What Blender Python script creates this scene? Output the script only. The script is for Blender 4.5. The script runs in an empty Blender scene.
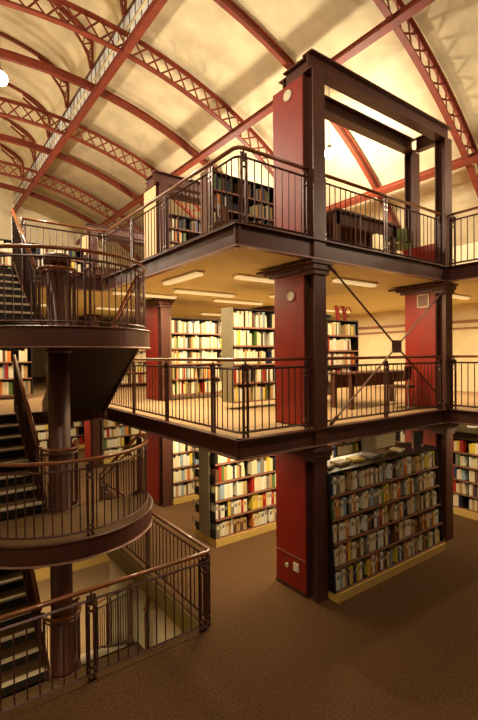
import bpy, math, random
from mathutils import Vector, Matrix
random.seed(7)
COL = bpy.context.scene.collection
PI = math.pi
G0, F1, F2 = 0.0, 2.62, 5.45
BASE = -2.8
EYE = 3.73

# ------------------------------------------------------------------ materials
def lin(c):
    return tuple((v/12.92 if v <= .04045 else ((v+.055)/1.055)**2.4) for v in c)
def mat(name, rgb, rough=.5, metal=0.0, noise=0.0, nscale=8.0, bump=0.0, bscale=60.0, emit=None, spec=.5, coat=0.0):
    m = bpy.data.materials.new(name); m.use_nodes = True
    nt = m.node_tree; b = nt.nodes['Principled BSDF']
    c = lin(rgb)
    b.inputs['Base Color'].default_value = (*c, 1)
    b.inputs['Roughness'].default_value = rough
    b.inputs['Metallic'].default_value = metal
    b.inputs['Specular IOR Level'].default_value = spec
    b.inputs['Coat Weight'].default_value = coat
    tc = nt.nodes.new('ShaderNodeTexCoord')
    if noise:
        n = nt.nodes.new('ShaderNodeTexNoise'); n.inputs['Scale'].default_value = nscale
        n.inputs['Detail'].default_value = 6
        nt.links.new(tc.outputs['Object'], n.inputs['Vector'])
        r = nt.nodes.new('ShaderNodeValToRGB')
        r.color_ramp.elements[0].position = .3; r.color_ramp.elements[1].position = .7
        r.color_ramp.elements[0].color = (*[v*(1-noise) for v in c], 1)
        r.color_ramp.elements[1].color = (*[min(1, v*(1+noise)) for v in c], 1)
        nt.links.new(n.outputs['Fac'], r.inputs['Fac'])
        nt.links.new(r.outputs['Color'], b.inputs['Base Color'])
    if bump:
        n2 = nt.nodes.new('ShaderNodeTexNoise'); n2.inputs['Scale'].default_value = bscale
        nt.links.new(tc.outputs['Object'], n2.inputs['Vector'])
        bp = nt.nodes.new('ShaderNodeBump'); bp.inputs['Strength'].default_value = bump
        bp.inputs['Distance'].default_value = .02
        nt.links.new(n2.outputs['Fac'], bp.inputs['Height'])
        nt.links.new(bp.outputs['Normal'], b.inputs['Normal'])
    if emit:
        b.inputs['Emission Color'].default_value = (*lin(rgb), 1)
        b.inputs['Emission Strength'].default_value = emit
    return m

M = {}
M['steel'] = mat('dark_maroon_steel', (.35, .205, .17), .42, .15, .15, 5)
M['steel_edge'] = mat('worn_steel_edge', (.62, .47, .42), .35, .3, .15, 9)
M['red'] = mat('red_painted_panel', (.58, .12, .055), .5, 0, .14, 4)
M['rib'] = mat('oxide_red_iron', (.46, .175, .09), .55, 0, .2, 6)
M['wood'] = mat('varnished_timber_handrail', (.52, .28, .13), .3, 0, .2, 14, coat=.4)
M['bar'] = mat('dark_iron_bar', (.33, .20, .17), .4, .3)
M['bolt'] = mat('bolt_steel', (.75, .66, .60), .3, .8)
M['carpet'] = mat('brown_carpet', (.385, .262, .13), .95, 0, .45, 38, .6, 140)
M['floor_tan'] = mat('tan_gallery_carpet', (.66, .54, .40), .9, 0, .2, 30, .2, 90)
M['plaster'] = mat('cream_vault_plaster', (.82, .76, .62), .8, 0, .16, 1.6, .12, 3)
M['soffit'] = mat('ochre_soffit', (.90, .84, .60), .7, 0, .05, 2)
M['wall'] = mat('cream_wall', (.90, .84, .70), .8, 0, .06, 3)
M['black'] = mat('black_metal', (.12, .09, .08), .5, .2)
M['shelf'] = mat('dark_shelf_metal', (.20, .13, .11), .45, .2)
M['lip'] = mat('shelf_lip', (.62, .42, .33), .5)
M['grey'] = mat('grey_end_panel', (.56, .52, .42), .5, .1, .06, 6)
M['plinth'] = mat('cream_plinth', (.88, .74, .42), .6, 0, .05, 6)
M['cream'] = mat('cream_plastic', (.92, .88, .76), .5)
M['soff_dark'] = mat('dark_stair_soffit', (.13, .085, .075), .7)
M['tread'] = mat('brown_stair_carpet', (.44, .33, .20), .95, 0, .3, 40)
M['nose'] = mat('pale_stair_nosing', (.86, .78, .66), .5)
M['tube'] = mat('fluorescent_diffuser', (1.0, .90, .66), .5, emit=.55)
M['globe'] = mat('lit_lamp_globe', (1.0, .93, .75), .3, emit=45)
M['pane'] = mat('clerestory_glass', (.86, .89, .95), .35, 0, .25, 3)
M['creampanel'] = mat('cream_upper_panel', (.90, .74, .55), .55, 0, .06, 3)
M['desk'] = mat('dark_desk_laminate', (.38, .23, .14), .75)
M['green'] = mat('olive_seat_fabric', (.45, .50, .30), .8, 0, .2, 20)
M['winered'] = mat('dull_red_fabric', (.55, .18, .14), .8, 0, .1, 15)
M['olive'] = mat('olive_fascia_paint', (.60, .55, .33), .7)
M['grate'] = mat('pale_grating_bar', (.90, .84, .70), .4)
BOOKC = {
 'cream': (.93, .87, .72), 'white': (.95, .93, .87), 'tan': (.77, .62, .42), 'brown': (.42, .27, .17),
 'black': (.12, .10, .10), 'dark blue': (.17, .21, .36), 'grey': (.55, .52, .48), 'red': (.68, .16, .11),
 'orange': (.86, .50, .20), 'yellow': (.92, .80, .28), 'green': (.38, .50, .25), 'pale blue': (.62, .70, .76)}
BN = list(BOOKC)
BM = {k: mat(k.replace(' ', '_')+'_book_cover', v, .55) for k, v in BOOKC.items()}
M['page'] = mat('book_pages', (.90, .84, .68), .9)

# ------------------------------------------------------------------ mesh helper
class MB:
    def __init__(s): s.v = []; s.f = []; s.m = []
    def add(s, vs, fs, mi=0):
        o = len(s.v); s.v += [tuple(v) for v in vs]
        s.f += [tuple(i+o for i in f) for f in fs]; s.m += [mi]*len(fs); return s
    def box(s, x0, x1, y0, y1, z0, z1, mi=0):
        vs = [(x, y, z) for z in (z0, z1) for y in (y0, y1) for x in (x0, x1)]
        return s.add(vs, [(0, 2, 3, 1), (4, 5, 7, 6), (0, 1, 5, 4), (2, 6, 7, 3), (0, 4, 6, 2), (1, 3, 7, 5)], mi)
    def bar(s, a, b, w, h, mi=0, up=(0, 0, 1)):
        a = Vector(a); b = Vector(b); d = (b-a).normalized(); u = Vector(up)
        if abs(d.dot(u)) > .99: u = Vector((1, 0, 0))
        sd = d.cross(u).normalized(); u = sd.cross(d).normalized()
        vs = [p+sd*i*w/2+u*j*h/2 for p in (a, b) for j in (-1, 1) for i in (-1, 1)]
        return s.add(vs, [(0, 1, 3, 2), (4, 6, 7, 5), (0, 4, 5, 1), (2, 3, 7, 6), (0, 2, 6, 4), (1, 5, 7, 3)], mi)
    def tube(s, pts, r, n=8, mi=0, closed=False, flat=1.0):
        pts = [Vector(p) for p in pts]; N = len(pts); rings = []
        for i, p in enumerate(pts):
            if closed: d = pts[(i+1) % N]-pts[i-1]
            else: d = pts[min(i+1, N-1)]-pts[max(i-1, 0)]
            d.normalize(); u = Vector((0, 0, 1))
            if abs(d.z) > .97: u = Vector((1, 0, 0))
            sd = d.cross(u).normalized(); u = sd.cross(d)
            rings.append([p+sd*math.cos(2*PI*k/n)*r+u*math.sin(2*PI*k/n)*r*flat for k in range(n)])
        vs = [v for rg in rings for v in rg]; fs = []
        for i in range(N if closed else N-1):
            for k in range(n):
                a = i*n+k; b = i*n+(k+1) % n; j = (i+1) % N
                fs.append((a, b, j*n+(k+1) % n, j*n+k))
        if not closed: fs += [tuple(range(n))[::-1], tuple((N-1)*n+k for k in range(n))]
        return s.add(vs, fs, mi)
    def cyl(s, a, b, r, n=16, mi=0, r2=None):
        a = Vector(a); b = Vector(b); d = (b-a).normalized(); u = Vector((0, 0, 1))
        if abs(d.z) > .97: u = Vector((1, 0, 0))
        sd = d.cross(u).normalized(); u = sd.cross(d); r2 = r if r2 is None else r2
        vs = [a+(sd*math.cos(2*PI*k/n)+u*math.sin(2*PI*k/n))*r for k in range(n)]
        vs += [b+(sd*math.cos(2*PI*k/n)+u*math.sin(2*PI*k/n))*r2 for k in range(n)]
        fs = [(k, (k+1) % n, n+(k+1) % n, n+k) for k in range(n)]+[tuple(range(n))[::-1], tuple(range(n, 2*n))]
        return s.add(vs, fs, mi)
    def lathe(s, c, prof, n=24, mi=0):
        vs = [(c[0]+r*math.cos(2*PI*k/n), c[1]+r*math.sin(2*PI*k/n), c[2]+z) for r, z in prof for k in range(n)]
        fs = [(i*n+k, i*n+(k+1) % n, (i+1)*n+(k+1) % n, (i+1)*n+k) for i in range(len(prof)-1) for k in range(n)]
        fs += [tuple(range(n))[::-1], tuple((len(prof)-1)*n+k for k in range(n))]
        return s.add(vs, fs, mi)
    def prism(s, poly, z0, z1, mi=0, top=None, bot=None):
        n = len(poly)
        vs = [(x, y, z0) for x, y in poly]+[(x, y, z1) for x, y in poly]
        s.add(vs, [(k, (k+1) % n, n+(k+1) % n, n+k) for k in range(n)], mi)
        s.add(vs, [tuple(range(n, 2*n))], mi if top is None else top)
        return s.add(vs, [tuple(range(n))[::-1]], mi if bot is None else bot)
    def mesh(s, name, mats):
        me = bpy.data.meshes.new(name); me.from_pydata(s.v, [], s.f)
        for m in (mats if isinstance(mats, (list, tuple)) else [mats]): me.materials.append(m)
        for p, i in zip(me.polygons, s.m): p.material_index = i
        me.update(); return me
    def build(s, name, mats, parent=None, smooth=False, bevel=0):
        me = s.mesh(name, mats)
        o = bpy.data.objects.new(name, me); COL.objects.link(o)
        if parent is not None:
            o.parent = parent; o.matrix_parent_inverse = Matrix.Translation(-Vector(parent.location)) if parent.rotation_euler.z == 0 else Matrix()
        if smooth:
            for p in me.polygons: p.use_smooth = len(p.vertices) == 4
        if bevel:
            b = o.modifiers.new('bevel', 'BEVEL'); b.width = bevel; b.segments = 2; b.limit_method = 'ANGLE'
        return o
def tag(o, label=None, cat=None, group=None, kind=None):
    if label: o['label'] = label
    if cat: o['category'] = cat
    if group: o['group'] = group
    if kind: o['kind'] = kind
    return o
def thing(name, loc, label, cat, group=None):
    o = bpy.data.objects.new(name, None); COL.objects.link(o); o.location = loc
    o.empty_display_size = .1
    return tag(o, label, cat, group)
def struct(o): o['kind'] = 'structure'; return o
def inst(name, me, parent, loc, rz=0, sc=(1, 1, 1)):
    o = bpy.data.objects.new(name, me); COL.objects.link(o); o.parent = parent
    o.location = Vector(loc)-Vector(parent.location); o.rotation_euler.z = rz; o.scale = sc
    return o

# ------------------------------------------------------------------ setting: floors
well = (-2.4, 3.18, 5.2, 9.6)          # stairwell opening in the ground floor
fl = MB()
fl.box(-7.1, 13, -5, well[2], -.3, 0); fl.box(-7.1, 13, well[3], 27, -.3, 0)
fl.box(-7.1, well[0], well[2], well[3], -.3, 0); fl.box(well[1], 13, well[2], well[3], -.3, 0)
struct(fl.build('floor', M['carpet']))
struct(MB().box(-7.1, 13, -5, 27, BASE-.2, BASE).build('floor', M['floor_tan']))
E_ = .10
slab = [(3.4+E_, 4.65+E_), (8.6+E_, 4.65+E_), (8.6+E_, .6), (13, .6), (13, 27), (-7.1, 27), (-7.1, 9.6+E_), (3.4+E_, 9.6+E_)]
for z, th in ((F1, .28), (F2, .30)):
    struct(MB().prism(slab, z-th+.02, z, 0, 0, 1).build('floor', [M['floor_tan'], M['soffit']]))
# shaft fascia and walls of the stairwell
struct(MB().box(3.165, 3.19, 5.19, 9.6, -.35, -.012).box(-2.4, 1.9, 9.585, 9.61, -.35, -.012).build('trim_1', M['olive']))
struct(MB().box(3.2, 3.4, 5.2, 8.9, BASE, -.3).build('wall_basement', M['wall']))

# ------------------------------------------------------------------ setting: walls and vault
XC, ZC, RV = 2.96, .06, 12.15
struct(MB().box(13, 13.2, -5, 27, BASE, 6.9).build('wall_right', M['wall']))
struct(MB().box(-7.3, -7.1, -5, 27, BASE, 6.9).build('wall_left', M['wall']))
struct(MB().box(-7.3, 13.2, 27, 27.2, BASE, 14.6).build('wall_far', M['wall']))
mo = MB()
for z in (5.12, 4.98, 5.55): pass
mo.box(12.94, 13, -5, 26.9, 4.62, 4.70).box(12.95, 13, -5, 26.9, 4.44, 4.49)
struct(mo.build('trim_2', M['lip']))
def vault(x0, x1, R, n, th=.12):
    a0 = math.asin((x0-XC)/R); a1 = math.asin((x1-XC)/R); vs = []; fs = []
    for i in range(n+1):
        a = a0+(a1-a0)*i/n
        for r in (R, R+th):
            for y in (-5, 27): vs.append((XC+r*math.sin(a), y, ZC+r*math.cos(a)))
    for i in range(n):
        o = i*4; p = o+4
        fs += [(o, o+1, p+1, p), (o+2, p+2, p+3, o+3), (o, p, p+2, o+2), (o+1, o+3, p+3, p+1)]
    fs += [(0, 2, 3, 1), (n*4, n*4+1, n*4+3, n*4+2)]
    return MB().add(vs, fs)
struct(vault(4.55, 13.12, RV, 40).build('ceiling', M['plaster'], smooth=False))
struct(vault(-7.2, -2.1, RV, 20).build('ceiling', M['plaster']))
for o in list(COL.objects):
    if o.name.startswith('ceiling'):
        for p in o.data.polygons: p.use_smooth = len(p.vertices) == 4 and abs(p.normal.y) < .5
# lantern vault
LZ0, LXC = 13.15, 1.2
def lant(t, dr=0.0):    # t 0..1 from right springing to left springing
    a = PI*t; return (LXC+(3.38+dr)*math.cos(a), LZ0+(1.15+dr)*math.sin(a))
vs = []; fs = []
N = 24
for i in range(N+1):
    for dr in (0, .1):
        x, z = lant(i/N, dr)
        for y in (-5, 27): vs.append((x, y, z))
for i in range(N):
    o = i*4; p = o+4; fs += [(o, p, p+1, o+1), (o+2, o+3, p+3, p+2)]
struct(MB().add(vs, fs).build('ceiling', M['plaster'], smooth=True))
struct(MB().box(4.55, 4.65, -5, 27, 12.62, 13.36).box(-2.2, -2.1, -5, 27, 11.0, 13.26).build('wall_lantern', M['plaster']))
DR = 2.6
# clerestory windows
wi = 0
for xx in (4.6,):
    for k in range(1, 10):
        y0 = DR*(k+.16); y1 = y0+DR
        if y1 > 27: y1 = 27
        wi += 1
        f = MB().box(xx-.05, xx+.05, y0, y1, 12.54, 12.62).box(xx-.05, xx+.05, y0, y1, 11.74, 11.84)
        for q in range(7):
            yy = y0+(y1-y0)*q/7; f.box(xx-.03, xx+.03, yy-.018, yy+.018, 11.8, 12.6)
        w = f.build('window_%d' % wi, M['bar']); struct(w)
        MB().box(xx-.02, xx+.008, y0+.02, y1-.02, 11.84, 12.54).build('pane', M['pane'], w)

# ------------------------------------------------------------------ roof ironwork
def arcpt(R, a): return (XC+R*math.sin(a), ZC+R*math.cos(a))
AX = lambda x, R=11.8: math.asin((x-XC)/R)
aL, aR = AX(-7.0), AX(12.95)
def arc_member(mb, R0, R1, y0, y1, a0, a1, n=36):
    vs = []
    for i in range(n+1):
        a = a0+(a1-a0)*i/n
        for R in (R0, R1):
            x, z = arcpt(R, a)
            for y in (y0, y1): vs.append((x, y, z))
    fs = []
    for i in range(n):
        o = i*4; p = o+4; fs += [(o, o+1, p+1, p), (o+2, p+2, p+3, o+3), (o, p, p+2, o+2), (o+1, o+3, p+3, p+1)]
    fs += [(0, 2, 3, 1), (n*4, n*4+1, n*4+3, n*4+2)]
    mb.add(vs, fs)
ordl = ['nearest', 'second', 'third', 'fourth', 'fifth', 'farthest']
def lantern_bits(root, y):
    m = MB()
    pts = [lant(i/20, -.06) for i in range(21)]
    m2 = []
    for i in range(20):
        a, b = pts[i], pts[i+1]; m.bar((a[0], y, a[1]), (b[0], y, b[1]), .09, .09, 0, (0, 1, 0))
    m.build('lantern_arch', M['rib'], root)
    for s in (1,):
        b = MB(); X = lambda x: LXC+s*(x-LXC)
        inner = [(4.46, 12.45), (4.40, 12.80), (4.24, 13.1), (3.95, 13.45), (3.55, 13.72)]
        outer = [(4.50, 12.45), (4.52, 12.85), (4.52, 13.25), (4.3, 13.45), (3.55, 13.86)]
        for P_ in (inner, outer):
            for (x0, z0), (x1, z1) in zip(P_, P_[1:]): b.bar((X(x0), y, z0), (X(x1), y, z1), .07, .05, 0, (0, 1, 0))
        for (p, q) in ((inner[1], outer[1]), (inner[1], outer[2]), (inner[2], outer[1]), (inner[2], outer[2]), (inner[3], outer[2]), (inner[3], outer[3]), (inner[2], outer[3])):
            b.bar((X(p[0]), y, p[1]), (X(q[0]), y, q[1]), .03, .03, 0, (0, 1, 0))
        b.build('bracket', M['rib'], root)
li = 0; si = 0
for k in range(1, 10):
    y = {2: 5.42, 3: 8.24}.get(k, DR*(k+.2))
    if y > 26.8: break
    if k % 2 == 0 or k == 1:
        pass
    lattice = k in (2, 4, 6, 8)
    if lattice:
        lab = ordl[li]+' lattice arch rib crossing the cream vault, counting from the right foreground'; li += 1
        root = thing('lattice_rib', (XC, y, ZC), 'oxide red iron '+lab, 'roof rib', 'lattice roof ribs')
        Ri, Ro = 11.50, 12.07
        c = MB(); arc_member(c, Ri, Ri+.04, y-.07, y+.07, aL, aR); arc_member(c, Ri+.04, Ri+.10, y-.012, y+.012, aL, aR)
        c.build('lower_chord', M['rib'], root)
        c = MB(); arc_member(c, Ro-.04, Ro, y-.07, y+.07, aL, aR); arc_member(c, Ro-.10, Ro-.04, y-.012, y+.012, aL, aR)
        c.build('upper_chord', M['rib'], root)
        c = MB(); n = 56; da = (aR-aL)/n
        for i in range(n):
            a = aL+i*da
            for (p, q) in ((Ri+.04, Ro-.04), (Ro-.04, Ri+.04)):
                x0, z0 = arcpt(p, a); x1, z1 = arcpt(q, a+da); dy = .02 if p < q else -.02
                c.bar((x0, y+dy, z0), (x1, y+dy, z1), .045, .016, 0, (0, 1, 0))
        c.build('lattice', M['rib'], root)
    else:
        lab = ordl[si]+' plain solid arch rib under the cream vault, counting from the foreground'; si += 1
        root = thing('solid_rib', (XC, y, ZC), 'oxide red iron '+lab, 'roof rib', 'solid roof ribs')
        c = MB(); arc_member(c, 11.82, 11.85, y-.06, y+.06, aL, aR); arc_member(c, 11.85, 12.02, y-.02, y+.02, aL, aR); arc_member(c, 12.02, 12.05, y-.06, y+.06, aL, aR)
        c.build('beam', M['rib'], root)
    lantern_bits(root, y)
def purlin(x, lab, w=.16, h=.24, R=11.55):
    a = AX(x); px, pz = arcpt(R, a); root = thing('roof_purlin', (px, -5, pz), lab, 'roof beam', 'longitudinal roof beams')
    rx, rz = math.cos(a), -math.sin(a); ux, uz = math.sin(a), math.cos(a)
    def plate(u0, u1, v0, v1, nm):
        vs = [(px+rx*u+ux*v, y, pz+rz*u+uz*v) for y in (-4.9, 26.9) for v in (v0, v1) for u in (u0, u1)]
        MB().add(vs, [(0, 1, 3, 2), (4, 6, 7, 5), (0, 4, 5, 1), (2, 3, 7, 6), (0, 2, 6, 4), (1, 5, 7, 3)]).build(nm, M['rib'], root)
    plate(-w/2, w/2, -h/2, -h/2+.035, 'bottom_flange'); plate(-w/2, w/2, h/2-.035, h/2, 'top_flange')
    plate(-.05, .05, -h/2+.035, h/2-.035, 'web')
purlin(4.5, 'oxide red beam running the hall below the row of clerestory panes')
purlin(8.06, 'middle oxide red beam across the vault passing above the grey top frame')
purlin(11.1, 'lowest oxide red beam on the right slope seen through the top frame')

# ------------------------------------------------------------------ red-panelled columns
def hsec(mb, x0, x1, y0, y1, z0, z1, t=.022):
    mb.box(x0, x1, y0, y0+t, z0, z1).box(x0, x1, y1-t, y1, z0, z1)
    xm = (x0+x1)/2; mb.box(xm-.012, xm+.012, y0+t, y1-t, z0, z1)
def ring_disc(mb, x, y, z, r): mb.cyl((x, y, z), (x-.02, y, z), r, 20)
def pylon(x0, y0, label, discs=(), grp='red panelled steel columns', right=False, lowtop=False, sq=False, vent=False, near=False):
    x1 = x0+.25; t = thing('steel_column', (x0+.12, y0+.45, 0), label, 'column', grp)
    c = MB(); hsec(c, x0, x1, y0, y0+.22, 0, 7.98); c.build('front_post', M['steel'], t)
    c = MB(); hsec(c, x0, x1, y0+.70, y0+.90, 0, 7.98); c.build('rear_post', M['steel'], t)
    levels = [(0.06, F1-.44), (F1+.02, F2-.46)]
    if not right: levels.append((F2+.02, 7.97))
    else: levels.append((F2+.02, F2+.50))
    for k, (a, b) in enumerate(levels):
        cr = (k == 2 and not right and y0 > 6)  # top panels of the rear left columns are cream instead of red
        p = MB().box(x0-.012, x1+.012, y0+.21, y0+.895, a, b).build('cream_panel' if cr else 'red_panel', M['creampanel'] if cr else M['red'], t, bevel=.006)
        if cr: tag(p, 'cream panel of the upper gallery')
        if k == 0 and near:
            MB().box(x0-.02, x0-.012, y0+.215, y0+.89, .545, .56).build('seam_strip', M['steel_edge'], p)
    MB().box(x0-.02, x1+.02, y0+.2, y0+.9, 0, .06).build('kick_plate', M['steel'], t)
    for zc in (F1-.30, F2-.32):
        c = MB()
        for (d, za, zb) in ((.10, -.05, 0), (.07, -.13, -.05), (.04, -.2, -.13)):
            c.box(x0-d, x1+d, y0-d*.7, y0+.22+d*.5, zc+za, zc+zb)
        c.build('capital', M['steel'], t, bevel=.008)
        c = MB()
        c.box(x0-.10, x1+.10, y0+.24, y0+1.25, zc-.04, zc+.0)
        c.box(x0-.07, x1+.07, y0+.24, y0+1.08, zc-.09, zc-.04)
        c.box(x0-.05, x1+.05, y0+.24, y0+.98, zc-.15, zc-.09)
        c.build('bearing_plate', M['steel'], t)
    for (yy, zz, r) in discs:
        m = MB(); ring_disc(m, x0-.012, yy, zz, r); tag(m.build('round_plate', M['cream'], t), 'round cream plate on the red panel')
    if sq: tag(MB().box(x0-.03, x0-.012, y0+.36, y0+.48, .33, .46).build('wall_socket', M['cream'], t, bevel=.004), 'square cream socket low on the red panel')
    if vent:
        v = MB(); 
        v.box(x0-.03, x0-.012, y0+.34, y0+.60, 4.68, 4.70).box(x0-.03, x0-.012, y0+.34, y0+.60, 4.93, 4.95)
        v.box(x0-.03, x0-.012, y0+.34, y0+.36, 4.68, 4.95).box(x0-.03, x0-.012, y0+.58, y0+.60, 4.68, 4.95)
        vf = v.build('vent_frame', M['cream'], t)
        g = MB()
        for q in range(8): g.box(x0-.022, x0-.014, y0+.36, y0+.58, 4.71+q*.027, 4.722+q*.027)
        g.build('grille', M['grey'], vf)
    return t
YG = [4.65, 9.90, 15.15]
pylon(4.82, YG[0], 'tall red panelled steel column rising through all three levels at centre', ((5.18, 7.80, .085), (5.14, 4.65, .075), (5.28, .36, .035)), sq=True, near=True)
pylon(8.50, YG[0], 'red panelled column at right end of the near bookcase with vent grille', right=True, vent=True)
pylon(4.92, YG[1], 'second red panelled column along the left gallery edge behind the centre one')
pylon(8.50, YG[1], 'red column behind the centre column, far side of the middle bay', right=True)
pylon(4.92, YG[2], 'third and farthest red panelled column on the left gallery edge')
pylon(8.50, YG[2], 'farthest red column on the inner row of columns', right=True)
def ibeam(mb, a, b, w=.16, h=.27, t=.022):
    a = Vector(a); b = Vector(b); u = Vector((0, 0, 1))
    mb.bar(a+u*(h/2-t/2), b+u*(h/2-t/2), w, t); mb.bar(a-u*(h/2-t/2), b-u*(h/2-t/2), w, t); mb.bar(a, b, .02, h-2*t)
for k, y0 in enumerate(YG):
    t = thing('top_frame', (6.8, y0+.45, 7.98), ['grey steel beam frame capping the nearest pair of columns', 'grey steel beam frame topping the second pair of columns', 'farthest steel beam frame topping columns by the far wall'][k], 'beam frame', 'steel frames above the upper gallery')
    for (a, b) in (((4.80, y0+.10, 8.115), (8.77, y0+.10, 8.115)), ((4.95, y0+.80, 8.115), (8.62, y0+.80, 8.115))):
        m = MB(); ibeam(m, a, b, .2); m.build('beam', M['steel'], t)
    for x in (4.93, 8.62):
        m = MB(); ibeam(m, (x, y0+.21, 8.115), (x, y0+.69, 8.115)); m.build('cross_beam', M['steel'], t)

# ------------------------------------------------------------------ edge beams
def edge(label, pts, z, h, inward):
    t = thing('edge_beam', (pts[0][0], pts[0][1], z-h), label, 'edge beam', 'steel channels edging the galleries')
    for (a, b), inn in zip(zip(pts, pts[1:]), inward):
        n = Vector((inn[0], inn[1], 0))
        A = Vector((a[0], a[1], 0))+n*.05; B = Vector((b[0], b[1], 0))+n*.05; u = Vector((0, 0, 1))
        MB().bar(A+u*(z-h/2), B+u*(z-h/2), .03, h-.04).build('web', M['steel'], t)
        MB().bar(A+u*(z-.01)-n*.02, B+u*(z-.01)-n*.02, .12, .022).build('top_flange', M['steel'], t)
        tag(MB().bar(A+u*(z-h+.01)-n*.01, B+u*(z-h+.01)-n*.01, .10, .022).build('bottom_flange', M['steel_edge'], t), 'worn pale bottom flange')
    return t
for z, h, nm in ((F1+.005, .27, 'middle'), (F2+.005, .30, 'upper')):
    edge('dark steel channel edging the %s gallery corner between stair and centre column' % nm, [(3.4, 9.6), (3.4, 4.65), (8.6, 4.65)], z, h, [(1, 0), (0, 1)])
    edge('dark steel channel edging the right hand walkway of the %s gallery' % nm, [(8.6, 4.65), (8.6, .6)], z, h, [(1, 0)])
    edge('dark steel channel at the head of the stair on the %s gallery' % nm, [(-7, 9.6), (3.4, 9.6)], z, h, [(0, 1)])

# ------------------------------------------------------------------ railings
BH = .84
bal_me = MB().cyl((0, 0, 0), (0, 0, BH), .009, 6).mesh('baluster', M['bar'])
def post_mesh():
    m = MB()
    m.box(-.05, -.02, -.012, .012, -.05, .99).box(.02, .05, -.012, .012, -.05, .99)
    m.box(-.055, .055, -.022, .022, -.02, 0).cyl((0, 0, .90), (0, 0, 1.02), .014, 8)
    for z in (.06, .14, .80, .88):
        m.cyl((-.035, -.02, z), (-.035, .02, z), .012, 8, 1); m.cyl((.035, -.02, z), (.035, .02, z), .012, 8, 1)
        m.box(-.03, .03, -.008, .008, z-.012, z+.012)
    return m.mesh('post', [M['bar'], M['bolt']])
post_me = post_mesh()
def railing(label, pts, posts=None, spacing=.125, height=1.05, name='railing', grp='gallery and stair railings', wood=True, balus=True, first=.06):
    """pts: floor-level polyline (x,y,z)"""
    pts = [Vector(p) for p in pts]
    t = thing(name, pts[0], label, 'railing', grp)
    U = lambda h: [p+Vector((0, 0, h)) for p in pts]
    MB().tube(U(height), .033, 10, flat=.8).build('handrail', M['wood' if wood else 'bar'], t, smooth=True)
    m = MB()
    for h, w_ in ((.93, .03), (.075, .03)):
        q = U(h)
        nm = 'top_rail' if h > .5 else 'bottom_rail'
        MB().tube(q, .017, 4).build(nm, M['bar'], t)
    L = [0]
    for a, b in zip(pts, pts[1:]): L.append(L[-1]+(b-a).length)
    T = L[-1]
    def at(s):
        for i in range(len(pts)-1):
            if s <= L[i+1]+1e-6:
                f = (s-L[i])/(L[i+1]-L[i]); d = pts[i+1]-pts[i]; return pts[i]+d*f, math.atan2(d.y, d.x)
        return pts[-1], 0
    if posts is None:
        n = max(1, round(T/1.35)); posts = [T*i/n for i in range(n+1)]
    posts = [min(max(p, .03), T-.03) for p in posts]
    for s in posts:
        p, a = at(s); inst('post', post_me, t, p, a)
    if balus:
        s = first
        while s < T-.04:
            if min(abs(s-q) for q in posts) > .05:
                p, a = at(s); inst('baluster', bal_me, t, p+Vector((0, 0, .085)), a)
            s += spacing
    return t
def along(s0, pts): pass
for z, nm in ((F1, 'middle'), (F2, 'upper')):
    # left gallery edge round the corner to the centre column
    yl = 9.60 if z == F1 else 9.70
    P_ = [(3.5, yl, z), (3.5, 4.84, z), (3.53, 4.78, z), (3.59, 4.75, z), (4.80, 4.75, z)]
    po = [yl-y for y in (8.27, 6.86, 5.40)]+[yl-4.84+.14, yl-4.84+.14+1.15]
    railing('%s gallery railing along the left edge turning the corner to centre column' % nm, P_, po)
    railing('%s gallery railing spanning between the centre and right red columns' % nm, [(5.09, 4.75, z), (8.49, 4.75, z)], [.04, 1.6, 3.36])
    railing('%s gallery railing of the walkway right of the right red column' % nm, [(8.70, 4.63, z), (8.70, .7, z)])
railing('upper gallery railing beyond the spiral landing at the stair head', [(3.5, 9.7, F2), (1.78, 9.7, F2)])
railing('upper gallery railing left of the top stair flight', [(.42, 9.7, F2), (-4.5, 9.7, F2)])
railing('middle gallery railing left of the stair flight', [(.42, 9.7, F1), (-4.5, 9.7, F1)])
# stairwell guard on the ground floor
railing('ground floor railing around the stairwell meeting at a corner post', [(-2.5, 5.12, 0), (3.20, 5.12, 0), (3.26, 5.18, 0), (3.26, 9.5, 0)],
        [.1, 1.5, 2.8, 4.12, 5.62, 5.82, 7.8, 9.8], grp='stairwell guards')

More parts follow.
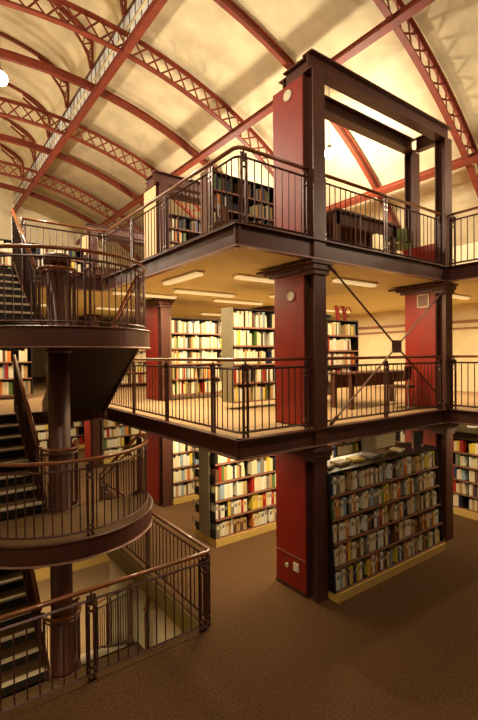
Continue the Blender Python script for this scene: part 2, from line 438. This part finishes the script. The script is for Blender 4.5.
# ------------------------------------------------------------------ staircase
CX, CY, RL = 1.90, 7.50, 1.41
LZ = [-1.40, 1.27, 4.13]
FLZ = [BASE, G0, F1, F2]
def arc(r, a0, a1, z, n=28, c=(CX, CY)): return [(c[0]+r*math.cos(a0+(a1-a0)*i/n), c[1]+r*math.sin(a0+(a1-a0)*i/n), z) for i in range(n+1)]
wl = ['basement', 'lower', 'upper']
for k, z in enumerate(LZ):
    poly = [(x, y) for x, y, _ in arc(RL, 0, -PI, 0, 36)]
    t = thing('stair_landing', (CX, CY, z-.28), ['half round basement landing seen down the stairwell', 'lower half round stair landing with brown carpet around the column', 'upper half round stair landing, just above eye level'][k], 'landing', 'half round stair landings')
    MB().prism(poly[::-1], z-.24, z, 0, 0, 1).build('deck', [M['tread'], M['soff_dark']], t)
    m = MB(); q = arc(RL+.01, 0, -PI, 0, 36)
    vs = []
    for (x, y, _), in zip(q):
        d = Vector((x-CX, y-CY, 0)).normalized()
        for r in (RL, RL+.03):
            for zz in (z-.26, z+.0): vs.append((CX+d.x*r, CY+d.y*r, zz))
    n = len(q); fs = []
    for i in range(n-1):
        o = i*4; p = o+4; fs += [(o+2, o+3, p+3, p+2), (o, p, p+1, o+1), (o+1, p+1, p+3, o+3), (o, o+2, p+2, p)]
    m.add(vs, fs); m.build('fascia', M['steel'], t, smooth=False)
    for zz, nm in ((z+.005, 'top_flange'), (z-.27, 'bottom_flange')):
        tag(MB().tube(arc(RL+.03, 0, -PI, zz, 36), .035, 6, flat=.4).build(nm, M['steel'] if zz > z else M['steel_edge'], t), None)
    MB().box(CX-RL, CX+RL, CY-.04, CY+.0, z-.26, z-.0).build('back_beam', M['steel'], t)
    R2 = RL-.04
    path = arc(R2, 0.0, -PI if k else -PI*.22, z, 40 if k else 10)
    Lt = PI*R2*(1 if k else .22)
    railing(['curved railing of the basement landing glimpsed down the stairwell', 'curved railing with timber handrail around the lower stair landing', 'curved railing with timber handrail around the upper stair landing'][k], path, [.04, Lt*.49, Lt*.8, Lt-.04], spacing=.115)
    gp = [(CX+.27, CY+.12, z)]+arc(.27, 0, -PI, z, 14)+[(CX-.27, CY+.12, z)]
    railing(['small curved guard rail wrapping the column at basement landing', 'small curved guard rail wrapping the column on the lower landing', 'small curved guard rail wrapping the column on the upper landing'][k], gp, [.05, 1.0], spacing=.09, height=1.0, grp='column guards')
col = thing('stair_column', (CX, CY, BASE), 'round dark iron column rising through the stair landings at left', 'column')
MB().lathe((CX, CY, BASE), [(.24, 0), (.24, .1), (.18, .16), (.168, .3), (.168, 8.0)], 32).build('shaft', M['steel'], col, smooth=True)
for z in (1.27, 4.13):
    MB().lathe((CX, CY, z-.34), [(.168, 0), (.19, .01), (.20, .07)], 32).build('collar', M['steel'], col, smooth=True)
MB().lathe((CX, CY, 5.2), [(.168, 0), (.21, .01), (.215, .14), (.19, .17), (.05, .18)], 32).build('cap', M['steel'], col, smooth=True)
XA, XB = (2.10, 3.12), (.46, 1.70)
def flight(label, lane, yb, yt, zb, zt):
    n = 8; t = thing('stair_flight', ((lane[0]+lane[1])/2, yb, zb), label, 'staircase', 'straight stair flights')
    sgn = 1 if yt > yb else -1; run = abs(yt-yb)/(n-1); rise = (zt-zb)/n
    x0, x1 = lane
    for i in range(n-1):
        z = zb+rise*(i+1); ya = yb+sgn*run*i; yc = ya+sgn*(run+.02)
        tr = MB().box(x0+.03, x1-.03, min(ya, yc), max(ya, yc), z-.035, z).build('tread', M['tread'], t)
        yn = ya-sgn*.012
        tag(MB().box(x0+.03, x1-.03, min(yn, ya+sgn*.05), max(yn, ya+sgn*.05), z-.03, z+.004).build('nosing', M['nose'], tr), 'pale nosing strip')
    m = MB()
    for i in range(n):
        ya = yb+sgn*run*i+sgn*.02; z = zb+rise*i; m.box(x0+.03, x1-.03, min(ya, ya+sgn*.012), max(ya, ya+sgn*.012), z-.02, z+rise-.03)
    m.build('risers', M['black'], t)
    for x in (x0, x1-.03):
        vs = []
        for xx in (x, x+.03):
            vs += [(xx, yb, zb-.02), (xx, yb, zb+.22), (xx, yt, zt+.06), (xx, yt, zt-.26), (xx, yb+sgn*.3, zb-.06)]
        MB().add(vs, [(0, 1, 2, 3, 4), (9, 8, 7, 6, 5), (0, 5, 6, 1), (1, 6, 7, 2), (2, 7, 8, 3), (3, 8, 9, 4), (4, 9, 5, 0)]).build('stringer', M['steel'], t)
    vs = [(x, yb+sgn*.25, zb-.02) for x in (x0+.03, x1-.03)]+[(x, yt, zt-.24) for x in (x0+.03, x1-.03)]
    vs += [(x, y, z+.03) for x, y, z in vs]
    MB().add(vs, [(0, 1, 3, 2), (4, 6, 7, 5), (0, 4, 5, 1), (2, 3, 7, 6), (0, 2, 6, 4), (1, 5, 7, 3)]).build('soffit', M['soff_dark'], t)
    return t
ya, yl_ = 9.6, 7.5
FA = ['right flight climbing from the basement floor to the basement landing', 'right flight rising from the ground floor to the lower landing', 'dark right flight rising from middle gallery to the upper landing']
FB = ['left flight with pale nosings climbing from the basement landing to ground floor', 'left flight with pale nosings climbing from lower landing to middle gallery', 'left flight with pale nosings climbing from upper landing to upper gallery']
for k in range(3):
    XA = (2.10, 3.12 if k == 0 else 3.30)
    flight(FA[k], XA, ya, yl_, FLZ[k], LZ[k])
    flight(FB[k], XB, yl_, ya, LZ[k], FLZ[k+1])
    w = ['bottom', 'middle', 'top'][k]
    railing('sloping outer railing of the %s right hand stair flight' % w, [(XA[1]-.04, ya, FLZ[k]+.1), (XA[1]-.04, yl_, LZ[k])], grp='sloping stair railings', spacing=.15)
    railing('sloping inner railing of the %s right hand stair flight by the column' % w, [(XA[0]+.1, ya, FLZ[k]+.1), (XA[0]+.1, yl_+.14, LZ[k])], grp='sloping stair railings', spacing=.15)
    railing('sloping outer railing of the %s left hand stair flight' % w, [(XB[0]+.04, yl_, LZ[k]), (XB[0]+.04, ya, FLZ[k+1]+.1)], grp='sloping stair railings', spacing=.15)
    ri = railing('sloping inner railing of the %s left hand stair flight by the column' % w, [(XB[1]-.1, yl_+.14, LZ[k]), (XB[1]-.1, ya, FLZ[k+1]+.1)], grp='sloping stair railings', spacing=.15)
    xx = XB[1]-.085; za, zb = LZ[k], FLZ[k+1]+.1
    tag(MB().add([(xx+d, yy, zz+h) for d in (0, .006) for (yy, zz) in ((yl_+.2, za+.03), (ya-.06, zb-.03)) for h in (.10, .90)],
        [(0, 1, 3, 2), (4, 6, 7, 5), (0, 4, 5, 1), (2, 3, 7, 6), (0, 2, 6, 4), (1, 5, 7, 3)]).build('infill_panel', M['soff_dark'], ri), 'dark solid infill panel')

# ------------------------------------------------------------------ books and bookcases
def book_mesh(mname, m):
    b = MB()      # unit book: x thickness, y depth (spine at -y), z height
    b.box(-.5, -.40, 0, 1, 0, 1).box(.40, .5, 0, 1, 0, 1).box(-.5, .5, -.03, .06, 0, 1)
    b.box(-.40, .40, .06, .95, .03, .97, 1)
    b.box(-.34, .34, -.035, -.028, .58, .84, 2)
    return b.mesh('book', [m, M['page'], BM[{'cream':'tan','white':'grey','tan':'brown','brown':'tan','black':'grey','dark blue':'grey','grey':'cream','red':'orange','orange':'cream','yellow':'tan','green':'tan','pale blue':'grey'}[mname]]])
BME = {k: book_mesh(k, BM[k]) for k in BN}
W_A = dict(zip(BN, (34, 20, 16, 9, 8, 4, 8, 4, 5, 5, 4, 6)))
W_D = dict(zip(BN, (6, 3, 10, 26, 20, 8, 8, 4, 4, 2, 4, 3)))
W_C = dict(zip(BN, (40, 26, 12, 5, 4, 2, 5, 5, 4, 4, 4, 5)))
indiv = 0
bulk = MB()
shn = ['top', 'second', 'third', 'fourth', 'lowest', 'sixth']
def fill_shelf(T, length, ydep, z, hmax, weights, ind, case, sh, bays, fillf=(.7, .95), avg=.055):
    """T: matrix local->world; one shelf of books between x=0..length"""
    global indiv
    specs = []
    bw = length/bays
    for b in range(bays):
        x = b*bw+.035; gap = random.uniform(*fillf); end = b*bw+.03+(bw-.06)*gap
        start2 = None
        if random.random() < .5 and gap < .9:   # split run with a dark gap
            mid = x+(bw*.5)*random.uniform(.6, 1.1); start2 = (mid, mid+bw*random.uniform(.1, .2)); end = b*bw+bw-.05
        while x < end:
            th = random.uniform(.6, 1.45)*avg
            if x+th > b*bw+bw-.03: break
            if start2 and x > start2[0]: x = start2[1]; start2 = None; specs.append(None); continue
            h = hmax*random.uniform(.70, .95); d = random.uniform(.15, .21)
            specs.append([x+th/2, th*.93, d, h, None, 0.0]); x += th
        if specs and specs[-1] and random.random() < .6: specs[-1][5] = random.uniform(-.12, -.04)
        specs.append(None)
    cols = list(weights); wts = [weights[c] for c in cols]; seen = set(); prev = 'a gap'
    # colours: contiguous series sometimes share a colour
    bs = [s for s in specs if s]
    for s in bs: s[4] = random.choices(cols, wts)[0]
    if ind:
        for attempt in range(400):
            seen = {}; bad = []
            for i, s in enumerate(specs):
                if not s: continue
                l = specs[i-1][4] if i and specs[i-1] else 'gap'; r = specs[i+1][4] if i+1 < len(specs) and specs[i+1] else 'gap'
                key = (l, s[4], r)
                if key in seen: bad.append(s)
                seen[key] = 1
            if not bad: break
            for s in bad: s[4] = random.choice(cols)
    for i, s in enumerate(specs):
        if not s: continue
        x, th, d, h, c, tilt = s
        yb = ydep
        if ind and indiv < 300:
            indiv += 1
            o = bpy.data.objects.new('book', BME[c]); COL.objects.link(o)
            Mx = T @ Matrix.Translation((x, yb, z)) @ Matrix.Rotation(tilt, 4, 'Y')
            o.matrix_world = Mx @ Matrix.Diagonal((th, d, h, 1))
            l = specs[i-1][4] if i and specs[i-1] else 'gap'; r = specs[i+1][4] if i+1 < len(specs) and specs[i+1] else 'gap'
            def nn(q): return q
            tag(o, '%s book with %s left of it, %s right, %s shelf, %s' % (c, nn(l), nn(r), sh, case), 'book', 'books on the '+case)
        else:
            Mx = T @ Matrix.Translation((x, yb, z)) @ Matrix.Rotation(tilt, 4, 'Y')
            vs = [Mx @ Vector((sx*th/2, yy, zz)) for zz in (0, h) for yy in (0, d) for sx in (-1, 1)]
            bulk.add(vs, [(0, 2, 3, 1), (4, 5, 7, 6), (0, 1, 5, 4), (2, 6, 7, 3), (0, 4, 6, 2), (1, 3, 7, 5)], BN.index(c))
def case(label, x, y, z, length, rot=0, nsh=5, height=1.9, depth=.42, bays=3, ind=False, short='', weights=None, endm='black',
         lean=0.0, plinth=.14, double=True, fillf=(.7, .95), avg=.055, grp='bookcases', loops=False, feet=False, skipshelf=(), depth2=None, bottom=.0, inset=0.0):
    """origin = front left foot; runs along +x local, front faces -y local"""
    weights = weights or W_C
    t = thing('bookcase', (x, y, z), label, 'bookcase', grp); t.rotation_euler.z = rot
    T = Matrix.Translation((x, y, z)) @ Matrix.Rotation(rot, 4, 'Z')
    D = depth*(2 if double else 1)
    def part(mb, nm, m, **k):
        me = mb.mesh(nm, m); o = bpy.data.objects.new(nm, me); COL.objects.link(o); o.parent = t; return o
    if plinth: tag(part(MB().box(-.0, length+.0, -.03, D+.03, 0, plinth), 'plinth', M['plinth']), 'cream plinth')
    base = plinth+bottom; sp = (height-base)/nsh
    for xx in (-.02, length-.01):
        vs = []
        for q in (xx, xx+.03):
            vs += [(q, 0.02+inset, base), (q, D-.02-inset, base), (q, D-.02-lean-inset, height+.04), (q, .02+lean+inset, height+.04)]
        e = part(MB().add(vs, [(3, 2, 1, 0), (4, 5, 6, 7), (0, 1, 5, 4), (1, 2, 6, 5), (2, 3, 7, 6), (3, 0, 4, 7)]), 'end_panel', M[endm])
    for b in range(1, bays):
        part(MB().box(b*length/bays-.008, b*length/bays+.008, .14+lean, .17+lean, base, height), 'upright', M['black'])
    yb = D/2 if double else D-.03
    part(MB().box(0, length, yb-.01, yb+.01, base, height), 'back_panel', M['black'])
    for i in range(nsh):
        zz = base+sp*i; ly = lean*(i+.3)/nsh
        s = part(MB().box(0.01, length-.01, ly, yb-.012, zz, zz+.022), 'shelf', M['shelf'])
        me = MB().box(0.01, length-.01, ly-.012, ly, zz-.006, zz+.028).mesh('shelf_lip', M['lip']); o = bpy.data.objects.new('shelf_lip', me); COL.objects.link(o); o.parent = s
        if inset:
            part(MB().box(-.004, .012, .01, inset+.02, zz, zz+.17), 'shelf_bracket', M['black'])
            part(MB().box(-.004, .012, D-inset-.02, D-.01, zz, zz+.17), 'shelf_bracket', M['black'])
        if double:
            part(MB().box(0.01, length-.01, yb+.012, D-ly, zz, zz+.022), 'shelf', M['shelf'])
        if i in skipshelf: continue
        si_ = nsh-1-i
        name = 'top' if si_ == 0 else ('lowest' if i == 0 else ['', 'second', 'third', 'fourth', 'fifth'][si_])
        fill_shelf(T, length, ly+.03, zz+.024, sp-.03, weights, ind, short, name, bays, fillf, avg)
    tp = part(MB().box(0, length, lean+.01, D-lean-.01, height, height+.02), 'top_board', M['shelf'])
    if loops:
        for i in range(nsh):
            zz = base+sp*i+.16
            part(MB().tube([(-.005, D+.035+.055*math.cos(a), zz+.075*math.sin(a)) for a in [2*PI*j/16 for j in range(16)]], .012, 6, closed=True), 'ring_bracket', M['grey'])
    return t, T
# near bookcase between the two red columns
random.seed(11)
tA, TA = case('near double sided bookcase with five packed shelves between the two red columns', 5.085, 4.49, 0, 3.02, nsh=5, height=1.90, depth=.46, bays=4,
     ind=True, short='near bookcase', weights=W_A, lean=.13, fillf=(.88, .97), avg=.053, plinth=.13)
tB, TB = case('grey ended bookcase on the ground floor left of the centre column', 4.70, 7.22, 0, 3.6, nsh=5, height=1.95, depth=.38, bays=4, inset=.17,
     ind=True, short='grey ended bookcase', weights=W_C, endm='grey', fillf=(.75, .95), avg=.072, loops=True)
# ground floor, further back
case('ground floor bookcase beside the second red column, behind the grey ended one', 5.22, 9.95, 0, 2.1, bays=2, height=2.0, double=False, avg=.07)
case('ground floor bookcase beside the farthest red column with a grey end', 5.30, 15.2, 0, 2.0, bays=2, height=2.0, avg=.08, endm='grey')
case('long ground floor bookcase right of the farthest grey ended one', 7.6, 15.0, 0, 4.0, bays=4, height=2.0, avg=.08, endm='grey')
case('low distant bookcase at the far end of the ground floor, left of farthest column', 3.3, 18.4, 0, 3.6, bays=3, height=2.0, avg=.09)
case('ground floor bookcase in the middle of the hall seen above the near bookcase', 7.4, 9.4, 0, 4.5, bays=4, height=2.0, avg=.08)
case('right hand ground floor bookcase under the walkway, facing the aisle', 10.12, 6.9, 0, 4.6, rot=-PI/2, bays=5, height=1.76, avg=.06, weights=W_A, plinth=.16)
# middle gallery
case('middle gallery bookcase of pale books beside the second red column', 5.20, 9.9, F1, 1.75, nsh=5, height=2.05, bays=2, avg=.05, plinth=0, bottom=.12, double=False, fillf=(.72, .85), depth=.35, endm='grey')
case('middle gallery bookcase with a grey end panel left of the centre column', 5.23, 7.3, F1, 2.9, nsh=5, height=2.05, bays=3, avg=.05, plinth=0, bottom=.14, endm='grey', depth=.21, fillf=(.75, .95), loops=True)
case('short middle gallery bookcase right of the centre column with red scroll brackets', 7.25, 6.60, F1, 1.02, nsh=4, height=1.85, bays=1, avg=.06, plinth=0, bottom=.5, double=False, depth=.3)
case('middle gallery bookcase far left of tall pale spines seen under the landing', -.6, 13.0, F1, 3.2, nsh=3, height=1.4, bays=3, avg=.07, plinth=0, bottom=.1, double=False)
case('middle gallery bookcase by the farthest red column', 5.2, 15.2, F1, 4.5, nsh=5, height=2.05, bays=4, avg=.07, plinth=0, bottom=.12)
# upper gallery
case('upper gallery bookcase behind the corner railing left of the centre column', 4.70, 7.3, F2, 3.2, nsh=5, height=1.88, bays=3, avg=.05, plinth=0, bottom=.1, weights=W_D, fillf=(.25, .55), double=False, depth=.34, endm='desk')
case('upper gallery bookcase beside the second red column', 5.15, 9.9, F2, 3.2, nsh=5, height=1.8, bays=3, avg=.05, plinth=0, bottom=.1, weights=W_D, fillf=(.25, .55), endm='desk')
case('upper gallery bookcase beyond the stair head', 1.6, 13.6, F2, 2.6, nsh=4, height=1.5, bays=2, avg=.06, plinth=0, bottom=.1, weights=W_A)
# basement
case('basement bookcase with cream plinth seen down the stairwell', .6, 13.9, BASE, 5.4, nsh=4, height=1.9, bays=4, avg=.07, plinth=.35, double=False)
tag(bulk.build('books', [BM[k] for k in BN]), 'distant mixed books filling the shelves behind and above', 'books', kind='stuff')
# red scroll brackets above the short case
t = thing('scroll_bracket', (7.75, 6.62, F1+1.87), 'red iron scroll bracket pair standing on the short gallery bookcase', 'bracket')
for q in (0, .24):
    MB().bar((7.70+q, 6.7, F1+1.87), (7.62+q, 6.7, F1+2.2), .06, .05).build('bar', M['red'], t)
    MB().tube([(7.80+q+.09*math.cos(a), 6.7, F1+2.08+.11*math.sin(a)) for a in [2*PI*j/16 for j in range(13)]], .016, 6).build('scroll', M['red'], t)
# books lying flat and a display stand on top of near bookcase
flat = [('cream', 5.35, .3, .22), ('tan', 5.72, .1, .3), ('yellow', 6.1, -.2, .24), ('grey', 6.5, .15, .28), ('brown', 6.95, -.1, .25), ('cream', 7.3, .25, .2)]
fl_lab = ['cream book lying flat at left end of the near bookcase top', 'tan book lying flat near the left of the near bookcase top', 'yellow book lying flat on the near bookcase top', 'grey book lying flat on the near bookcase top', 'brown book lying flat toward the right of near bookcase top', 'cream book lying flat at the right of near bookcase top']
flat_me = {k: BME[k] for k in ('cream', 'tan', 'yellow', 'grey', 'brown')}
for (c, x, r, L), lb in zip(flat, fl_lab):
    m = MB().box(-L/2, L/2, -.11, .11, 0, .035).box(-L/2+.006, L/2, -.105, .105, .006, .029, 1)
    o = m.build('magazine', [BM[c], M['page']]); o.location = (x, 4.95, 1.921); o.rotation_euler.z = r; tag(o, lb, 'book', 'books lying on the near bookcase')
m = MB()
t = thing('display_stand', (7.85, 4.9, 1.92), 'dark framed display board standing at right end of near bookcase top', 'stand')
MB().box(7.70, 8.0, 4.86, 4.88, 1.97, 2.22).build('board', M['black'], t)
MB().box(7.68, 8.02, 4.85, 4.89, 2.22, 2.24).box(7.68, 7.70, 4.85, 4.89, 1.92, 2.22).box(8.0, 8.02, 4.85, 4.89, 1.92, 2.22).build('frame', M['lip'], t)

# ------------------------------------------------------------------ cross bracing
t = thing('cross_brace', (6.79, 4.70, 3.86), 'thin diagonal cross bracing rods with a square centre plate between columns', 'brace')
cp = Vector((6.79, 4.60, 3.86))
for p in ((5.08, 4.60, 5.08), (8.50, 4.60, 5.08), (5.08, 4.60, 2.66), (8.50, 4.60, 2.66)):
    p = Vector(p); MB().cyl(p, cp+(p-cp).normalized()*.1, .016, 8).build('rod', M['steel_edge'] if (p.x > 7) == (p.z > 4) else M['steel'], t)
    MB().cyl(p+(cp-p).normalized()*.02, p+(cp-p).normalized()*.2, .028, 8).build('turnbuckle', M['steel'], t)
MB().box(6.66, 6.92, 4.585, 4.615, 3.75, 3.97).build('plate', M['steel'], t, bevel=.01)

# ------------------------------------------------------------------ furniture
def desk(x0, x1, y0, y1, z, label, h=.74):
    t = thing('desk', ((x0+x1)/2, (y0+y1)/2, z), label, 'desk', 'gallery desks')
    MB().box(x0, x1, y0, y1, z+h-.04, z+h).build('desk_top', M['desk'], t, bevel=.006)
    MB().box(x0+.05, x1-.05, y0+.06, y0+.08, z+h-.24, z+h-.04).build('apron', M['desk'], t)
    MB().box(x0+.05, x1-.05, y1-.08, y1-.06, z+h-.34, z+h-.04).build('modesty_panel', M['desk'], t)
    for x in (x0+.06, x1-.14):
        for y in (y0+.06, y1-.14): MB().box(x, x+.08, y, y+.08, z, z+h-.04).build('leg', M['desk'], t)
def chair(x, y, z, r, m, label, grp):
    t = thing('chair', (x, y, z), label, 'chair', grp); t.rotation_euler.z = r
    def part(mb, nm, mm, sm=False):
        me = mb.mesh(nm, mm); o = bpy.data.objects.new(nm, me); COL.objects.link(o); o.parent = t
        if sm:
            for p in me.polygons: p.use_smooth = True
        return o
    s = part(MB().box(-.22, .22, -.21, .21, .42, .47), 'seat', m)
    vs = []; n = 8
    for i in range(n+1):
        a = -.55+1.1*i/n
        for (dz, rr) in ((.58, .40), (.86, .44)):
            for th in (0, .025): vs.append((math.sin(a)*.42, -.18+(rr+th)*math.cos(a)-.05-.02, dz))
    fs = []
    for i in range(n):
        o = i*4; p = o+4; fs += [(o, p, p+2, o+2), (o+1, o+3, p+3, p+1), (o+2, p+2, p+3, o+3), (o, o+1, p+1, p)]
    fs += [(0, 2, 3, 1), (n*4, n*4+1, n*4+3, n*4+2)]
    part(MB().add(vs, fs), 'backrest', m)
    for sx in (-1, 1):
        part(MB().tube([(sx*.2, .2, 0), (sx*.19, .18, .44), (sx*.17, .2, .62)], .012, 8), 'leg', M['grey'])
        part(MB().tube([(sx*.2, -.2, 0), (sx*.19, -.17, .43)], .012, 8), 'leg', M['grey'])
desk(5.75, 7.55, 5.02, 5.75, F2, 'dark wooden desk behind the upper railing between the columns')
chair(7.95, 5.35, F2, -.7, M['green'], 'olive chair on the upper gallery beside the dark desk', 'gallery chairs')
desk(7.0, 9.2, 5.75, 6.4, F1, 'dark desk on the middle gallery behind the cross bracing')
chair(8.05, 5.35, F1, PI+.3, M['desk'], 'dark chair at the middle gallery desk by the right red column', 'gallery chairs')
desk(3.9, 5.2, 12.0, 12.7, F2, 'dark desk on the upper gallery near the third column')
chair(4.3, 6.1, F2, .5, M['desk'], 'dark chair on the upper gallery behind the left railing', 'gallery chairs')

# ------------------------------------------------------------------ luminaires
def area(loc, sx, sy, e, col=(1, .78, .45), rot=(0, 0, 0), spread=PI):
    d = bpy.data.lights.new('tube_light', 'AREA'); d.shape = 'RECTANGLE'; d.size = sx; d.size_y = sy; d.energy = e; d.color = col; d.spread = spread
    o = bpy.data.objects.new('tube_light', d); COL.objects.link(o); o.location = loc; o.rotation_euler = rot; return o
WARM = (1, .78, .44)
def tube_fixture(x, y, z, L, alongx, e, label, grp):
    t = thing('ceiling_light', (x, y, z), label, 'ceiling light', grp)
    w = .07
    dx, dy = (L/2, w) if alongx else (w, L/2)
    MB().box(x-dx-.02, x+dx+.02, y-dy-.02, y+dy+.02, z-.04, z).build('housing', M['cream'], t)
    MB().box(x-dx, x+dx, y-dy, y+dy, z-.085, z-.04).build('diffuser', M['tube'], t, bevel=.01)
    area((x, y, z-.1), 2*dx, 2*dy, e, WARM)
s2 = F2-.28; s1 = F1-.26
EM = 60
fx = [(3.92, 7.05, 1.25, False, 'pale tube light on the soffit by the left gallery edge'),
      (5.25, 6.35, 1.25, True, 'tube light on the soffit just left of the centre column'),
      (5.3, 8.45, 1.5, True, 'tube light on the soffit above the grey ended gallery bookcase'),
      (4.3, 9.4, 1.5, True, 'tube light on the soffit before the second red column'),
      (6.9, 9.35, 1.5, True, 'tube light on the soffit right of the second red column'),
      (6.95, 5.62, 1.15, True, 'tube light on the soffit between the two near red columns'),
      (10.6, 5.6, 1.3, True, 'tube light on the soffit over the right walkway'),
      (7.6, 8.0, 1.5, True, 'tube light on the soffit behind the short gallery bookcase'),
      (5.0, 12.6, 1.5, True, 'tube light on the soffit past the second red column'),
      (8.5, 12.6, 1.5, True, 'tube light deep in the middle gallery'),
      (2.2, 12.6, 1.5, True, 'tube light on the soffit beyond the stair'),
      (10.8, 9.6, 1.5, True, 'tube light on the soffit by the right wall')]
for x, y, L, ax, lb in fx: tube_fixture(x, y, s2, L, ax, EM*(1.9 if x > 10 else 1), lb, 'tube lights under the upper gallery')
gx = [(6.6, 3.2+2.7, 1.3, 'tube light under the middle gallery over the near bookcase', .6),
      (4.7, 6.3, 1.3, 'tube light under the middle gallery before the grey ended bookcase', 1.2), (7.4, 6.5, 1.3, 'tube light under the middle gallery behind the near bookcase', 1),
      (5.2, 9.0, 1.5, 'tube light under the middle gallery behind the grey ended bookcase', 1.3), (8.4, 8.7, 1.5, 'tube light under the middle gallery mid hall', 1.1),
      (4.2, 12.2, 1.5, 'tube light under the middle gallery past the second column', 1.2), (7.5, 13.6, 1.5, 'tube light under the middle gallery before the long bookcase', 1.2),
      (9.4, 4.3, 1.3, 'tube light under the right walkway', .5), (4.0, 16.5, 1.5, 'tube light under the middle gallery at the far end', 1.2), (1.0, 11.5, 1.5, 'tube light under the middle gallery behind the stair', .9)]
for x, y, L, lb, f in gx: tube_fixture(x, y, s1, L, True, EM*.8*f, lb, 'tube lights under the middle gallery')
for x, y, e_, q_ in ((2.3, 11.0, 70, 'right of'), (0.2, 11.2, 70, 'left of'), (1.0, 4.7, 110, 'added unseen in front of')): tube_fixture(x, y, -.32, 1.4, True, e_, 'tube light on the basement ceiling '+q_+' the stair shaft', 'basement tube lights')  # front tube is added, hidden under the floor, to light the shaft wall
def lamp(x, y, z, drop, e, label, r=.13):
    t = thing('pendant_lamp', (x, y, z), label, 'lamp', 'pendant lamps under the vault')
    MB().lathe((x, y, z), [(r*math.sin(a)+.001, -r*math.cos(a)) for a in [PI*j/14 for j in range(15)]], 20).build('globe', M['globe'], t, smooth=True)
    MB().lathe((x, y, z+r*.9), [(.05, 0), (.06, .05), (.02, .10)], 16).build('fitting', M['bar'], t)
    MB().cyl((x, y, z+r), (x, y, z+drop), .008, 6).build('cord', M['bar'], t)
    d = bpy.data.lights.new('lamp_bulb', 'POINT'); d.energy = e*.86; d.color = (1, .86, .63); d.shadow_soft_size = .16
    o = bpy.data.objects.new('lamp_bulb', d); COL.objects.link(o); o.location = (x, y, z-r-.2)
zv = lambda x: ZC+12.1*math.cos(math.asin((x-XC)/12.1))
for x, y, z, e, lb in ((1.38, 9.3, 8.92, 900, 'bright globe lamp at the left edge high under the vault'),
                       (8.78, 7.9, 8.95, 900, 'bright globe lamp behind the top frame of the centre column'),
                       (1.4, 17.5, 9.0, 700, 'added globe lamp far down the hall on the left'),  # this and the lamps listed below are added to light vault and hall
                       (8.8, 13.6, 9.0, 700, 'added globe lamp beyond the second top frame'),
                       (-1.5, 20.0, 9.0, 600, 'added unseen globe lamp at the far end on the left side'),  # added outside the view, only its fill light reaches the frame
                       (10.6, 1.5, 8.0, 450, 'added globe lamp above the right hand walkway'),
                       (1.4, 1.0, 9.0, 560, 'added globe lamp over the near end of the hall')):
    lamp(x, y, z, (zv(x) if x > 4.5 else 13.6)-z, e, lb)

# ------------------------------------------------------------------ world, camera
w = bpy.data.worlds.new('hall_ambient'); bpy.context.scene.world = w; w.use_nodes = True
w.node_tree.nodes['Background'].inputs[0].default_value = (1, .72, .42, 1)
w.node_tree.nodes['Background'].inputs[1].default_value = .07
cam = bpy.data.cameras.new('camera'); co = bpy.data.objects.new('camera', cam); COL.objects.link(co)
cam.sensor_fit = 'VERTICAL'; cam.sensor_height = 36; cam.lens = 444/720*36; cam.clip_end = 200; cam.clip_start = .05
a = math.atan2(604, 444); pit = math.radians(-.6); r = .009
fw = Vector((math.cos(a), math.sin(a), 0)); rt = Vector((math.sin(a), -math.cos(a), 0)); up = Vector((0, 0, 1))
f2 = fw*math.cos(pit)+up*math.sin(pit); u2 = up*math.cos(pit)-fw*math.sin(pit)
r3 = rt*math.cos(r)-u2*math.sin(r); u3 = u2*math.cos(r)+rt*math.sin(r)
co.matrix_world = Matrix(((r3.x, u3.x, -f2.x, 0), (r3.y, u3.y, -f2.y, 0), (r3.z, u3.z, -f2.z, EYE), (0, 0, 0, 1)))
sc = bpy.context.scene; sc.camera = co
sc.view_settings.view_transform = 'Standard'; sc.view_settings.look = 'None'
sc.view_settings.gamma = 1; sc.view_settings.use_curve_mapping = False
sc.view_settings.exposure = 0.0
